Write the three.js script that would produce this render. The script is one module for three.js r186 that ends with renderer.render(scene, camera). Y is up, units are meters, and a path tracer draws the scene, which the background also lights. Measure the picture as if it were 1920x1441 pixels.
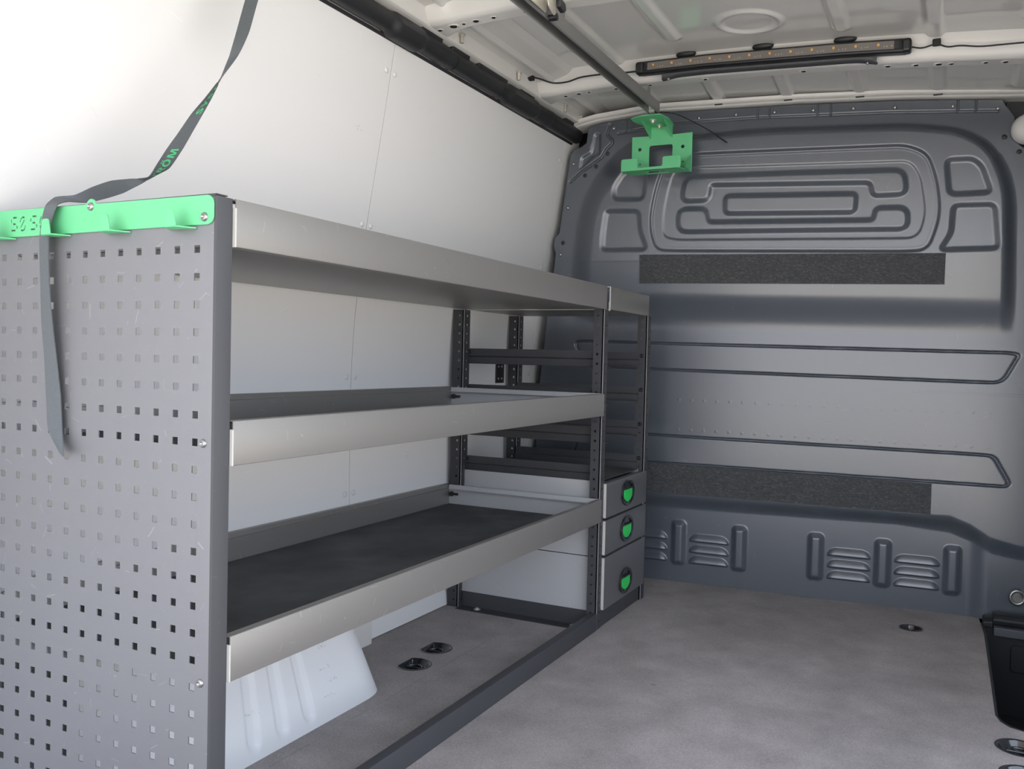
import * as THREE from 'three';
import { mergeGeometries, mergeVertices, toCreasedNormals } from 'three/addons/utils/BufferGeometryUtils.js';
import { RoundedBoxGeometry } from 'three/addons/geometries/RoundedBoxGeometry.js';

// ---------------------------------------------------------------- camera, sky, sun, exposure
const scene = new THREE.Scene();
const V = (x, y, z) => new THREE.Vector3(x, y, z);
const camera = new THREE.PerspectiveCamera(2 * Math.atan(720.5 / 1658.5) * 180 / Math.PI, 1920 / 1441, 0.05, 200);
camera.position.set(0, 0.762, 0);
camera.up.set(-0.034834, 0.999256, -0.016526);
camera.lookAt(-0.450132, 0.762 - 0.030451, -0.892443);
scene.add(camera);

const renderer = new THREE.WebGLRenderer({ antialias: true });
renderer.toneMapping = THREE.LinearToneMapping;
renderer.toneMappingExposure = 3.45;
renderer.shadowMap.enabled = true;

const sunDir = V(-0.6, 0.75, -0.05).normalize();
// bright hazy sky, a little whiter towards the horizon
const skyTex = (() => {
  const w = 64, h = 64, d = new Float32Array(w * h * 4);
  for (let j = 0; j < h; j++) for (let i = 0; i < w; i++) { const e = Math.max(0, Math.sin(((j + 0.5) / h - 0.5) * Math.PI)), k = Math.pow(1 - e, 3); d.set([0.77 + 0.21 * k, 0.88 + 0.12 * k, 1.08, 1], (j * w + i) * 4); }
  const t = new THREE.DataTexture(d, w, h, THREE.RGBAFormat, THREE.FloatType); t.mapping = THREE.EquirectangularReflectionMapping; t.magFilter = THREE.LinearFilter; t.needsUpdate = true; return t;
})();
scene.background = skyTex; scene.environment = skyTex;
scene.backgroundIntensity = scene.environmentIntensity = 1.0;
const sun = new THREE.DirectionalLight(0xfff4e6, 7.0);
sun.position.copy(sunDir).multiplyScalar(20);
sun.castShadow = true;
sun.shadow.mapSize.set(2048, 2048);
Object.assign(sun.shadow.camera, { left: -9, right: 9, top: 9, bottom: -9, near: 1, far: 50 });
scene.add(sun); scene.add(sun.target);

// ---------------------------------------------------------------- small helpers
let seed = 11;
const rnd = () => { seed = (seed * 1664525 + 1013904223) >>> 0; return seed / 4294967296; };
const lerp = (a, b, t) => a + (b - a) * t;
const clamp01 = (t) => Math.min(1, Math.max(0, t));
const smooth = (t) => { t = clamp01(t); return t * t * (3 - 2 * t); };
const interp = (tab, x) => {
  if (x <= tab[0][0]) return tab[0][1];
  for (let i = 1; i < tab.length; i++) if (x <= tab[i][0]) return lerp(tab[i - 1][1], tab[i][1], (x - tab[i - 1][0]) / (tab[i][0] - tab[i - 1][0]));
  return tab[tab.length - 1][1];
};
const used = {};
function numbered(name) { const n = used[name] = (used[name] ?? -1) + 1; return n ? name + '_' + String(n).padStart(3, '0') : name; }
function thing(name, label, category, [x, y, z] = [0, 0, 0], group) {
  const o = new THREE.Group(); o.name = numbered(name); o.position.set(x, y, z); scene.add(o);
  o.userData = { label, category }; if (group) o.userData.group = group;
  return o;
}
function struct(name) { const o = new THREE.Group(); o.name = name; o.userData.kind = 'structure'; scene.add(o); return o; }
function mesh(name, geo, mat, parent) {
  if (Array.isArray(geo)) geo = geo.length > 1 ? mergeGeometries(geo.map((g) => plain(g))) : geo[0];
  const m = new THREE.Mesh(geo, mat); m.name = parent ? partName(parent, name) : numbered(name);
  m.castShadow = m.receiveShadow = true; (parent ?? scene).add(m); return m;
}
function partName(parent, name) { const c = parent.children.filter((o) => o.name.replace(/_\d{3}$/, '') === name).length; return c ? name + '_' + String(c).padStart(3, '0') : name; }
function plain(g) { g = g.index ? g.toNonIndexed() : g; for (const k of Object.keys(g.attributes)) if (!['position', 'normal', 'uv'].includes(k)) g.deleteAttribute(k); return g; }
function uvBox(g) {          // uv in metres, from the side each triangle faces
  g = plain(g); const p = g.attributes.position, uv = new Float32Array(p.count * 2), a = V(), b = V(), c = V();
  for (let i = 0; i < p.count; i += 3) {
    a.fromBufferAttribute(p, i); b.fromBufferAttribute(p, i + 1); c.fromBufferAttribute(p, i + 2);
    const n = b.clone().sub(a).cross(c.clone().sub(a)), ax = Math.abs(n.x), ay = Math.abs(n.y), az = Math.abs(n.z);
    [a, b, c].forEach((q, k) => { const s = ax > ay && ax > az ? [q.z, q.y] : ay > az ? [q.x, q.z] : [q.x, q.y]; uv[(i + k) * 2] = s[0]; uv[(i + k) * 2 + 1] = s[1]; });
  }
  g.setAttribute('uv', new THREE.BufferAttribute(uv, 2)); return g;
}
const at = (g, x, y, z) => g.translate(x, y, z);
function box(x0, x1, y0, y1, z0, z1, r = 0.0015) {
  const w = Math.abs(x1 - x0), h = Math.abs(y1 - y0), d = Math.abs(z1 - z0);
  const g = new RoundedBoxGeometry(w, h, d, 2, Math.min(r, w / 2.2, h / 2.2, d / 2.2));
  return uvBox(at(g, (x0 + x1) / 2, (y0 + y1) / 2, (z0 + z1) / 2));
}
function fillet(pts, r, seg = 4, closed = false) {
  const out = [], n = pts.length;
  for (let i = 0; i < n; i++) {
    if (!closed && (i === 0 || i === n - 1)) { out.push(pts[i]); continue; }
    const p = pts[(i + n - 1) % n], q = pts[i], s = pts[(i + 1) % n];
    const d1 = [p[0] - q[0], p[1] - q[1]], d2 = [s[0] - q[0], s[1] - q[1]], l1 = Math.hypot(...d1), l2 = Math.hypot(...d2);
    const k = Math.min(r, l1 * 0.45, l2 * 0.45);
    const A = [q[0] + d1[0] / l1 * k, q[1] + d1[1] / l1 * k], B = [q[0] + d2[0] / l2 * k, q[1] + d2[1] / l2 * k];
    const sup = (p, l, k2) => out.push([p[0] + (p[0] - q[0]) * k2, p[1] + (p[1] - q[1]) * k2]);   // a support point keeps the flat beside the bend flat
    if (k < l1 * 0.4) sup(A, l1, 0.12);
    for (let j = 0; j <= seg; j++) { const t = j / seg; out.push([0, 1].map((c) => (1 - t) * (1 - t) * A[c] + 2 * t * (1 - t) * q[c] + t * t * B[c])); }
    if (k < l2 * 0.4) sup(B, l2, 0.12);
  }
  return out;
}
function sheetShape(pts, t, r) {   // bent sheet: a filleted line given thickness t on its left side
  const P = fillet(pts, r), Q = P.map((p, i) => {
    const a = P[Math.max(0, i - 1)], b = P[Math.min(P.length - 1, i + 1)], l = Math.hypot(b[0] - a[0], b[1] - a[1]) || 1;
    return [p[0] - (b[1] - a[1]) / l * t, p[1] + (b[0] - a[0]) / l * t];
  });
  return new THREE.Shape([...P, ...Q.reverse()].map((p) => new THREE.Vector2(...p)));
}
const poly = (pts) => new THREE.Shape(pts.map((p) => new THREE.Vector2(...p)));
const creased = (g) => toCreasedNormals(g, 0.55);
const ext = (shape, depth, bevel = 0) => creased(new THREE.ExtrudeGeometry(shape, { depth: depth - 2 * bevel, bevelEnabled: bevel > 0, bevelSize: bevel, bevelThickness: bevel, bevelOffset: -bevel, bevelSegments: 1, curveSegments: 10 }).translate(0, 0, bevel));
const basis = (e1, e2, e3) => new THREE.Matrix4().makeBasis(e1, e2, e3);
const alongZ = (shape, z0, z1, bevel) => uvBox(ext(shape, Math.abs(z1 - z0), bevel).translate(0, 0, Math.min(z0, z1)));          // shape in (x, y)
const MX = basis(V(0, 0, -1), V(0, 1, 0), V(1, 0, 0));
const alongX = (shape, x0, x1, bevel) => uvBox(ext(shape, Math.abs(x1 - x0), bevel).applyMatrix4(MX).translate(Math.min(x0, x1), 0, 0));  // shape in (-z, y)
const MY = basis(V(1, 0, 0), V(0, 0, -1), V(0, 1, 0));
const alongY = (shape, y0, y1, bevel) => uvBox(ext(shape, Math.abs(y1 - y0), bevel).applyMatrix4(MY).translate(0, Math.min(y0, y1), 0));  // shape in (x, -z)
function grid(nu, nv, fn) {       // smooth sheet over a grid of points
  const pos = new Float32Array((nu + 1) * (nv + 1) * 3), uv = new Float32Array((nu + 1) * (nv + 1) * 2), idx = [];
  for (let j = 0, k = 0; j <= nv; j++) for (let i = 0; i <= nu; i++, k++) { const p = fn(i / nu, j / nv); pos.set(p.slice(0, 3), k * 3); uv.set(p.length > 3 ? p.slice(3) : [p[0], p[1]], k * 2); }
  for (let j = 0; j < nv; j++) for (let i = 0; i < nu; i++) { const a = j * (nu + 1) + i, b = a + 1, c = a + nu + 1, d = c + 1; idx.push(a, b, d, a, d, c); }
  const g = new THREE.BufferGeometry();
  g.setAttribute('position', new THREE.BufferAttribute(pos, 3)); g.setAttribute('uv', new THREE.BufferAttribute(uv, 2)); g.setIndex(idx); g.computeVertexNormals();
  return g;
}
function dome(r, h, dir = V(0, 0, 1)) {   // rounded head of a rivet or bolt, flat side at the origin
  const g = new THREE.SphereGeometry(r, 14, 6, 0, Math.PI * 2, 0, Math.PI / 2).scale(1, h / r, 1);
  return g.applyQuaternion(new THREE.Quaternion().setFromUnitVectors(V(0, 1, 0), dir));
}
function screwHead(r, dir) {       // button head with a socket recess
  const pts = [[0, r * 0.22], [r * 0.32, r * 0.22], [r * 0.42, r * 0.62], [r * 0.62, r * 0.58], [r * 0.88, r * 0.36], [r, r * 0.05], [r, 0]].map((p) => new THREE.Vector2(...p));
  return new THREE.LatheGeometry(pts.reverse(), 16).applyQuaternion(new THREE.Quaternion().setFromUnitVectors(V(0, 1, 0), dir));
}
const tubeOf = (pts, r, n = 60) => new THREE.TubeGeometry(new THREE.CatmullRomCurve3(pts.map((p) => V(...p)), false, 'centripetal'), n, r, 8);

// ---------------------------------------------------------------- textures and materials
function hash(x, y, s) { let h = Math.imul(x, 374761393) ^ Math.imul(y, 668265263) ^ Math.imul(s, 974634749); h = Math.imul(h ^ (h >>> 13), 1274126177); return ((h ^ (h >>> 16)) >>> 0) / 4294967296; }
function vnoise(x, y, p, s) {      // value noise that repeats every p cells
  const xi = Math.floor(x), yi = Math.floor(y), fx = smooth(x - xi), fy = smooth(y - yi), m = (v) => ((v % p) + p) % p;
  return lerp(lerp(hash(m(xi), m(yi), s), hash(m(xi + 1), m(yi), s), fx), lerp(hash(m(xi), m(yi + 1), s), hash(m(xi + 1), m(yi + 1), s), fx), fy);
}
function fbm(u, v, p, oct, s) { let a = 0, w = 0.5; for (let o = 0; o < oct; o++, p *= 2, w /= 2) a += w * vnoise(u * p, v * p, p, s + o); return a; }
function dataTex(n, fn, rx, ry, srgb = true) {
  const d = new Uint8Array(n * n * 4);
  for (let j = 0; j < n; j++) for (let i = 0; i < n; i++) { const c = fn(i / n, j / n, i, j); d.set([c[0], c[1], c[2], 255], (j * n + i) * 4); }
  const t = new THREE.DataTexture(d, n, n); t.wrapS = t.wrapT = THREE.RepeatWrapping; t.magFilter = THREE.LinearFilter; t.minFilter = THREE.LinearMipmapLinearFilter; t.generateMipmaps = true;
  if (srgb) t.colorSpace = THREE.SRGBColorSpace; t.repeat.set(rx, ry); t.needsUpdate = true; return t;
}
function canvasTex(w, h, draw, rx = 1, ry = 1) {
  const c = document.createElement('canvas'); c.width = w; c.height = h; draw(c.getContext('2d'), w, h);
  const t = new THREE.CanvasTexture(c); t.colorSpace = THREE.SRGBColorSpace; t.wrapS = t.wrapT = THREE.RepeatWrapping; t.repeat.set(rx, ry); t.anisotropy = 8; return t;
}
function scratches(g, w, h, n, col, len, wid = 1) {
  for (let i = 0; i < n; i++) {
    const x = rnd() * w, y = rnd() * h, a = rnd() * Math.PI * 2, l = len * (0.2 + rnd());
    g.strokeStyle = col; g.globalAlpha = 0.15 + 0.5 * rnd(); g.lineWidth = wid * (0.5 + rnd()); g.beginPath(); g.moveTo(x, y);
    g.quadraticCurveTo(x + Math.cos(a) * l / 2 + (rnd() - 0.5) * l * 0.2, y + Math.sin(a) * l / 2, x + Math.cos(a) * l, y + Math.sin(a) * l); g.stroke();
  }
  g.globalAlpha = 1;
}
function paintTex(base, light, dark, m, n = 1024) {      // powder coat with fine scratches, m metres across
  return canvasTex(n, n, (g, w, h) => { g.fillStyle = base; g.fillRect(0, 0, w, h); scratches(g, w, h, 110, light, 26, 1.4); scratches(g, w, h, 26, dark, 34); scratches(g, w, h, 300, light, 3); }, 1 / m, 1 / m);
}
const std = (o) => new THREE.MeshStandardMaterial(o);
const grain = dataTex(256, (u, v, i, j) => { const k = 110 + 70 * hash(i, j, 3) + 60 * (vnoise(u * 64, v * 64, 64, 5) - 0.5); return [k, k, k]; }, 8, 8, false);
const M = {
  silver: std({ map: paintTex('#a19f9b', '#cbcac6', '#7a7a7b', 0.7), roughness: 0.42, metalness: 0.75, bumpMap: grain, bumpScale: 0.00012 }),
  front: std({ map: paintTex('#8d8e90', '#a9a9a8', '#666769', 0.7), roughness: 0.42, metalness: 0.75, bumpMap: grain, bumpScale: 0.00012 }),
  edge: std({ color: '#b4b2ac', roughness: 0.45 }),
  panelSide: std({ map: paintTex('#a9aaab', '#c9c8c4', '#868788', 1.1), roughness: 0.5 }),
  perforated: std({ map: paintTex('#828285', '#b4b3b1', '#7d7d80', 0.7), roughness: 0.5, metalness: 0.6, bumpMap: grain, bumpScale: 0.00012 }),
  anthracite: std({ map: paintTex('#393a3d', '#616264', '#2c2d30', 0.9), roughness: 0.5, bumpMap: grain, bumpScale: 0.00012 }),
  matRubber: std({ map: dataTex(512, (u, v) => { const k = 66 + 22 * (fbm(u, v, 8, 4, 21) - 0.45) * 2; return [k, k + 1, k + 2]; }, 1.6, 1.6), roughness: 0.75 }),
  green: std({ color: '#62bb84', roughness: 0.55 }),
  greenGrip: std({ color: '#2fc45c', roughness: 0.4 }),
  steel: std({ color: '#9a9a98', roughness: 0.3, metalness: 0.9 }),
  zinc: std({ color: '#c8c4b8', roughness: 0.35, metalness: 0.6 }),
  blackPlastic: std({ color: '#17181b', roughness: 0.32 }),
  blackSatin: std({ color: '#222326', roughness: 0.5 }),
  blackCable: std({ color: '#101114', roughness: 0.55 }),
  gloss: new THREE.MeshPhysicalMaterial({ color: '#16181c', roughness: 0.2, clearcoat: 0.8, clearcoatRoughness: 0.08 }),
  body: new THREE.MeshPhysicalMaterial({ color: '#d3d2ce', roughness: 0.35, clearcoat: 0.5, clearcoatRoughness: 0.1 }),
  roof: new THREE.MeshPhysicalMaterial({ color: '#d3d2ce', roughness: 0.35, clearcoat: 0.9, clearcoatRoughness: 0.04 }),
  bar: std({ color: '#8f8f8d', roughness: 0.4, metalness: 0.5 }),
  dark: std({ color: '#0d0d0f', roughness: 0.9 }),
  arch: new THREE.MeshPhysicalMaterial({ map: canvasTex(1024, 512, (g, w, h) => { g.fillStyle = '#d3d5d6'; g.fillRect(0, 0, w, h); for (let k = 0; k < 26; k++) { const x = rnd() * w, y = h * (0.35 + 0.6 * rnd()); for (let i = 0; i < 10; i++) { g.globalAlpha = 0.15 + 0.4 * rnd(); g.fillStyle = rnd() < 0.5 ? '#8d8478' : '#9aa0a6'; g.fillRect(x + (rnd() - 0.2) * 34, y + (rnd() - 0.5) * 8, 1 + 7 * rnd(), 1 + 1.5 * rnd()); } } g.globalAlpha = 1; }, 1, 2), roughness: 0.4, clearcoat: 0.25, clearcoatRoughness: 0.2 }),
};
M.wall = std({
  map: canvasTex(2048, 2048, (g, w, h) => {
    g.fillStyle = '#dcdddd'; g.fillRect(0, 0, w, h);
    scratches(g, w, h, 60, '#c4c3c0', 30); scratches(g, w, h, 40, '#efefec', 40);
    for (let k = 0; k < 6; k++) { const x = rnd() * w, y = rnd() * h; for (let i = 0; i < 12; i++) { g.globalAlpha = 0.08 + 0.2 * rnd(); g.fillStyle = '#7e838a'; g.fillRect(x + (rnd() - 0.5) * 40, y + (rnd() - 0.5) * 26, 1 + 5 * rnd(), 1 + 3 * rnd()); } }
    g.globalAlpha = 1;
  }, 1 / 1.6, 1 / 1.6), roughness: 0.6,
});
M.bulkhead = new THREE.MeshPhysicalMaterial({ ior: 1.8,
  map: canvasTex(2048, 2048, (g, w, h) => {
    g.fillStyle = '#4b5159'; g.fillRect(0, 0, w, h);
    scratches(g, w, h, 130, '#747a83', 26); scratches(g, w, h, 90, '#42464c', 34); scratches(g, w, h, 420, '#6a6f78', 3);
    g.globalAlpha = 0.3; g.strokeStyle = '#3c4046'; g.lineWidth = 3; for (let k = 0; k < 14; k++) { const x = 950 + rnd() * 260, y = 1260 + rnd() * 14; g.beginPath(); g.moveTo(x, y); g.lineTo(x + 120 + rnd() * 160, y + 3); g.stroke(); }
    g.globalAlpha = 1;
  }, 1 / 1.8, 1 / 1.8), roughness: 0.26, bumpMap: grain, bumpScale: 0.00012,
});
M.grip = std({
  map: canvasTex(1024, 256, (g, w, h) => {
    g.fillStyle = '#3a3c3d'; g.fillRect(0, 0, w, h);
    for (let i = 0; i < 9000; i++) { g.globalAlpha = 0.1 + 0.35 * rnd(); g.fillStyle = rnd() < 0.6 ? '#626566' : '#222426'; g.fillRect(rnd() * w, rnd() * h, 2 + 8 * rnd(), 1 + 3 * rnd()); }
    for (let i = 0; i < 90; i++) { g.globalAlpha = 0.1 + 0.3 * rnd(); g.fillStyle = '#8f9192'; g.fillRect(rnd() * w, rnd() * h, 10 + 60 * rnd(), 1); }
    g.globalAlpha = 1;
  }, 1 / 0.9, 1 / 0.22), roughness: 0.8, bumpMap: grain, bumpScale: 0.0006,
});
const marks = [[0.42, 0.47, 0.006], [0.45, 0.5, 0.004], [0.9, 0.2, 0.005], [0.12, 0.75, 0.008], [0.66, 0.9, 0.004], [0.71, 0.33, 0.003]];
M.floor = std({
  map: dataTex(1024, (u, v, i, j) => {
    const big = fbm(u, v, 4, 5, 40), sm = fbm(u, v, 24, 4, 60), streak = fbm(u * 1, v * 1, 6, 3, 80);
    let k = 142 + 30 * (big - 0.48) + 34 * (sm - 0.48) + 26 * (hash(i, j, 9) - 0.5);
    if (streak > 0.62) k += 40 * (streak - 0.62);
    for (const [cx, cy, w] of marks) k -= 42 * smooth(1.6 - Math.hypot((u - cx) / w, (v - cy) / (w * 0.45)) - 0.8 * (sm - 0.3));
    return [k * 1.025, k * 0.98, k * 0.965];
  }, 0.55, 0.55),
  roughness: 0.72,
  bumpMap: dataTex(512, (u, v) => { const k = 128 + 60 * Math.sin(u * 2 * Math.PI * 64) * Math.sin(v * 2 * Math.PI * 64) + 40 * (hash(Math.floor(u * 512), Math.floor(v * 512), 4) - 0.5); return [k, k, k]; }, 2.6, 2.6, false), bumpScale: 0.0006,
});

// ---------------------------------------------------------------- the ground and the body of the van
{
  const g = struct('ground');
  mesh('paving', uvBox(new THREE.BoxGeometry(60, 0.2, 60).translate(0, -0.75, 0)), std({ map: dataTex(256, (u, v, i, j) => { const k = 176 + 34 * (fbm(u, v, 8, 4, 7) - 0.5) + 16 * (hash(i, j, 1) - 0.5); return [k, k * 0.975, k * 0.935]; }, 0.4, 0.4), roughness: 0.9 }), g);
}
// left wall: smooth lining panels with white rivets at their joints
const wallProfile = [[-1.375, 0.002], [-1.377, 0.02], [-1.382, 0.045], [-1.386, 0.3], [-1.39, 0.5], [-1.39, 0.7], [-1.382, 0.85], [-1.37, 0.943], [-1.349, 1.09], [-1.303, 1.347], [-1.273, 1.53], [-1.268, 1.56]];
{
  const wl = struct('wall_left'), wallX = (y) => interp(wallProfile.map((p) => [p[1], p[0]]), y);
  const curve = fillet(wallProfile, 0.08, 5), back = curve.map((p) => [p[0] - 0.004, p[1]]).reverse();
  const joints = [0.1, -1.8375, -2.9, -3.02];
  for (let k = 0; k < 3; k++) {
    const z0 = joints[k] - (k ? 0.001 : 0), z1 = joints[k + 1] + 0.001;
    const p = mesh('panel', alongZ(poly([...curve, ...back]), z0, z1), M.wall, wl);
    for (const y of [0.12, 0.403, 0.702, 1.087, 1.462]) for (const z of k === 0 ? [z1 + 0.018] : k === 1 ? [z0 - 0.016, z1 + 0.016] : [])
      mesh('rivet', at(dome(0.0075, 0.004, V(1, 0, 0)), wallX(y), y, z), M.body, p);
  }
  mesh('outer_skin', box(-1.46, -1.42, -0.3, 1.8, -3.3, 0.1), M.body, wl);
  const wr = struct('wall_right');
  mesh('panel', box(0.36, 0.40, -0.3, 1.8, -3.3, -1.95), M.wall, wr);            // wall cut short here: an added, unseen opening that lets in side light
  mesh('lintel', box(0.36, 0.40, 1.56, 1.8, -1.95, 0.1), M.body, wr);
  mesh('sill', box(0.36, 0.40, -0.3, -0.021, -1.95, 0.1), M.body, wr);
}
// floor board: recesses for the lashing rings, a cut-out for the step well, a joint beside the wheel arch
const rings = [[-1.194, -1.958], [-1.176, -1.828], [-0.099, -2.82], [0.136, -2.04], [0.138, -1.905]];
{
  const fl = struct('floor'), circle = (x, z, r) => { const p = new THREE.Path(); p.absarc(x, -z, r, 0, Math.PI * 2, true); return p; };
  const dShape = (x, z, r) => { const p = new THREE.Path(), c = Math.acos(-0.62); p.moveTo(x + r * Math.cos(c), -z + r * Math.sin(c)); p.absarc(x, -z, r, c, -c, true); p.closePath(); return p; };
  const s = poly([[-1.104, -0.1], [0.36, -0.1], [0.36, 2.13], [0.148, 2.138], [0.123, 2.148], [0.106, 2.173], [0.098, 2.208], [0.095, 2.51], [0.091, 2.87], [0.082, 3.03], [0.082, 3.3], [-1.104, 3.3]]);
  const s2 = poly([[-1.42, -0.1], [-1.106, -0.1], [-1.106, 3.3], [-1.42, 3.3]]);
  rings.forEach(([x, z], i) => (i < 2 ? s2 : s).holes.push(i < 2 ? dShape(x, z, 0.0402) : circle(x, z, i === 2 ? 0.031 : 0.04)));
  mesh('board', alongY(s, -0.02, 0), M.floor, fl);
  mesh('board', alongY(s2, -0.02, 0), M.floor, fl);
  mesh('underfloor', box(-1.46, 0.40, -0.34, -0.3, -3.3, 0.1), M.dark, fl);
  mesh('rear_sill', box(-1.46, 0.40, -0.3, -0.021, 0.06, 0.1), M.body, fl);
}
// roof: pressed sheet with beads, hanging from bowed cross members
const bowBottom = [[-1.3, 1.582], [-1.22, 1.596], [-1.1, 1.604], [-0.93, 1.603], [-0.68, 1.599], [-0.43, 1.589], [-0.22, 1.576], [0.12, 1.547], [0.36, 1.522]];
const bowY = (x) => (interp(bowBottom, x - 0.09) + interp(bowBottom, x - 0.03) + interp(bowBottom, x + 0.03) + interp(bowBottom, x + 0.09)) / 4;
const beadX = [-0.955, -0.742, -0.522, -0.304, -0.085, 0.13];
function roofY(x, z) {
  let y = bowY(x) + 0.062 - 0.03 * smooth((-z - 2.64) / 0.4);
  const bead = (cx, za, zb) => { const dx = x - cx, dz = Math.max(0, Math.max(z - za, zb - z)); return smooth((0.027 - Math.hypot(dx, dz)) / 0.016) * 0.009; };
  beadX.forEach((cx, i) => {
    y -= bead(cx, -2.71, i === 0 ? -2.92 : -2.94);
    if (i === 2) { const e = Math.hypot((x - cx) / 0.078, (z + 2.36) / 0.075), d = (e - 1) * 0.076; y -= 0.007 * smooth(1 - Math.abs(d) / 0.016); }
    else y -= bead(cx, -2.06, i === 0 || i === 4 ? -2.58 : i === 1 ? -2.41 : -2.46);
    y -= bead(cx, -0.9, -1.8);
  });
  return y;
}
{
  const c = struct('ceiling');
  mesh('roof_sheet', grid(320, 520, (a, b) => { const x = lerp(-1.13, 0.36, a), z = lerp(0.1, -3.06, b); return [x, roofY(x, z), z, x, z]; }), M.roof, c);
  mesh('outer_skin', box(-1.46, 0.40, 1.74, 1.8, -3.3, 0.1), M.body, c);
  mesh('rear_header', box(-1.46, 0.40, 1.6, 1.76, 0.04, 0.1), M.body, c);
}
function roofBow(name, z, holes) {       // hat section, following the bow of the roof
  const t = struct(name), prof = [[0.05, 0.064], [0.042, 0.05], [0.022, 0.006], [0.012, 0], [-0.036, 0], [-0.044, 0.006], [-0.06, 0.05], [-0.066, 0.064]];
  const P = fillet(prof, 0.008, 4);
  mesh('cross_member', grid(90, P.length - 1, (a, b) => { const x = lerp(-1.285, 0.36, a), p = P[Math.round(b * (P.length - 1))], w = 1 + 0.9 * smooth((-1.14 - x) / 0.13); return [x, bowY(x) + p[1], z + p[0] * w]; }), M.body, t);
  for (const [x, r] of holes) {
    mesh('dimple', at(new THREE.TorusGeometry(r * 1.7, r * 0.4, 6, 16).rotateX(Math.PI / 2).scale(1, 0.5, 0.8), x, bowY(x), z - 0.012), M.body, t);
    mesh('hole', at(new THREE.CylinderGeometry(r, r, 0.002, 14), x, bowY(x) - 0.0004, z - 0.012), M.dark, t);
  }
  return t;
}
const bow1 = roofBow('trim_1', -1.94, [[-1.215, 0.005], [-1.175, 0.009], [-1.145, 0.004], [-1.11, 0.007], [-1.06, 0.005], [-0.97, 0.005], [-0.945, 0.006]]);
const bow2 = roofBow('trim_2', -2.6, [[-1.15, 0.005], [-1.105, 0.006], [-1.07, 0.004], [-0.98, 0.005], [-0.87, 0.004], [-0.7, 0.005], [-0.42, 0.006], [-0.2, 0.006], [-0.13, 0.006], [-0.075, 0.007], [-0.045, 0.005], [0.035, 0.005], [0.08, 0.006]]);
for (const x of [-0.742, -0.522, -0.304]) mesh('sealant_pad', at(new THREE.SphereGeometry(1, 16, 8).scale(0.03, 0.012, 0.014), x, bowY(x) + 0.058, -2.548), M.blackSatin, bow2);
// body section along the top of the left wall, and the flange over the bulkhead
{
  const t = struct('trim_3');
  const P = [[-1.30, 1.582], [-1.236, 1.588], [-1.221, 1.592], [-1.219, 1.63], [-1.186, 1.638], [-1.183, 1.629], [-1.174, 1.629], [-1.165, 1.637], [-1.12, 1.65], [-1.095, 1.668]];
  mesh('side_member', alongZ(sheetShape(P, 0.003, 0.006), -3.03, 0.1), M.body, t);
  for (const [x, y, z] of [[-1.212, 1.62, -2.06], [-1.212, 1.62, -2.4], [-1.215, 1.618, -2.76], [-1.215, 1.615, -2.9]]) {
    const c = mesh('clip', at(new THREE.CylinderGeometry(0.006, 0.0045, 0.024, 10), x, y - 0.012, z), M.zinc, t);
    mesh('clip_collar', at(new THREE.CylinderGeometry(0.009, 0.009, 0.004, 12), x, y - 0.002, z), M.zinc, c);
  }
  const h = struct('trim_4'), TB = [[-1.29, 1.56], [-1.235, 1.577], [-1.16, 1.592], [-0.95, 1.611], [-0.49, 1.601], [-0.18, 1.587], [0.06, 1.568], [0.36, 1.545]];
  const Q = fillet([[0.034, 0.022], [0.03, 0.012], [0.024, 0.0085], [0.019, 0.0085], [0.015, 0.003], [0.004, 0.001], [-0.06, 0.0]], 0.003, 3);
  const bz = (x) => -2.9754 - (x + 0.9716) * 0.0762 + 0.035;
  mesh('header_flange', grid(100, Q.length - 1, (a, b) => { const x = lerp(-1.29, 0.36, a), q = Q[Math.round(b * (Q.length - 1))]; return [x, interp(TB, x) + q[1], bz(x) + q[0]]; }), M.body, h);
  for (const x of [-0.74, -0.52, -0.305, -0.085]) mesh('slot', box(x - 0.013, x + 0.013, interp(TB, x) + 0.0065, interp(TB, x) + 0.0095, bz(x) + 0.018, bz(x) + 0.026, 0.001), M.blackSatin, h);
  const w = struct('trim_5');
  mesh('pillar_skin', at(new THREE.SphereGeometry(0.075, 24, 16).scale(0.62, 0.6, 0.55), 0.158, 1.467, -3.01), M.body, w);
  mesh('pillar_back', box(0.1, 0.36, 1.36, 1.62, -3.1, -3.06), M.blackSatin, w);
}

// ---------------------------------------------------------------- bulkhead: one pressed sheet, shaped in its own plane (u along, v up, h towards the load)
const bulk = struct('wall_front');
bulk.position.set(-0.971582, 0, -2.975402); bulk.rotation.y = 0.0761;
const sdPoly = (P) => {
  let x0 = 9, x1 = -9, y0 = 9, y1 = -9; for (const [x, y] of P) { x0 = Math.min(x0, x); x1 = Math.max(x1, x); y0 = Math.min(y0, y); y1 = Math.max(y1, y); }
  return (x, y) => {
    if (x < x0 - 0.1 || x > x1 + 0.1 || y < y0 - 0.1 || y > y1 + 0.1) return 1;
    let d = 1e9, inside = false;
    for (let i = 0, j = P.length - 1; i < P.length; j = i++) {
      const [ax, ay] = P[j], [bx, by] = P[i], ex = bx - ax, ey = by - ay, wx = x - ax, wy = y - ay, t = clamp01((wx * ex + wy * ey) / (ex * ex + ey * ey || 1));
      d = Math.min(d, (wx - ex * t) ** 2 + (wy - ey * t) ** 2);
      if ((ay > y) !== (by > y) && x < (bx - ax) * (y - ay) / (by - ay) + ax) inside = !inside;
    }
    return (inside ? -1 : 1) * Math.sqrt(d);
  };
};
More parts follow.
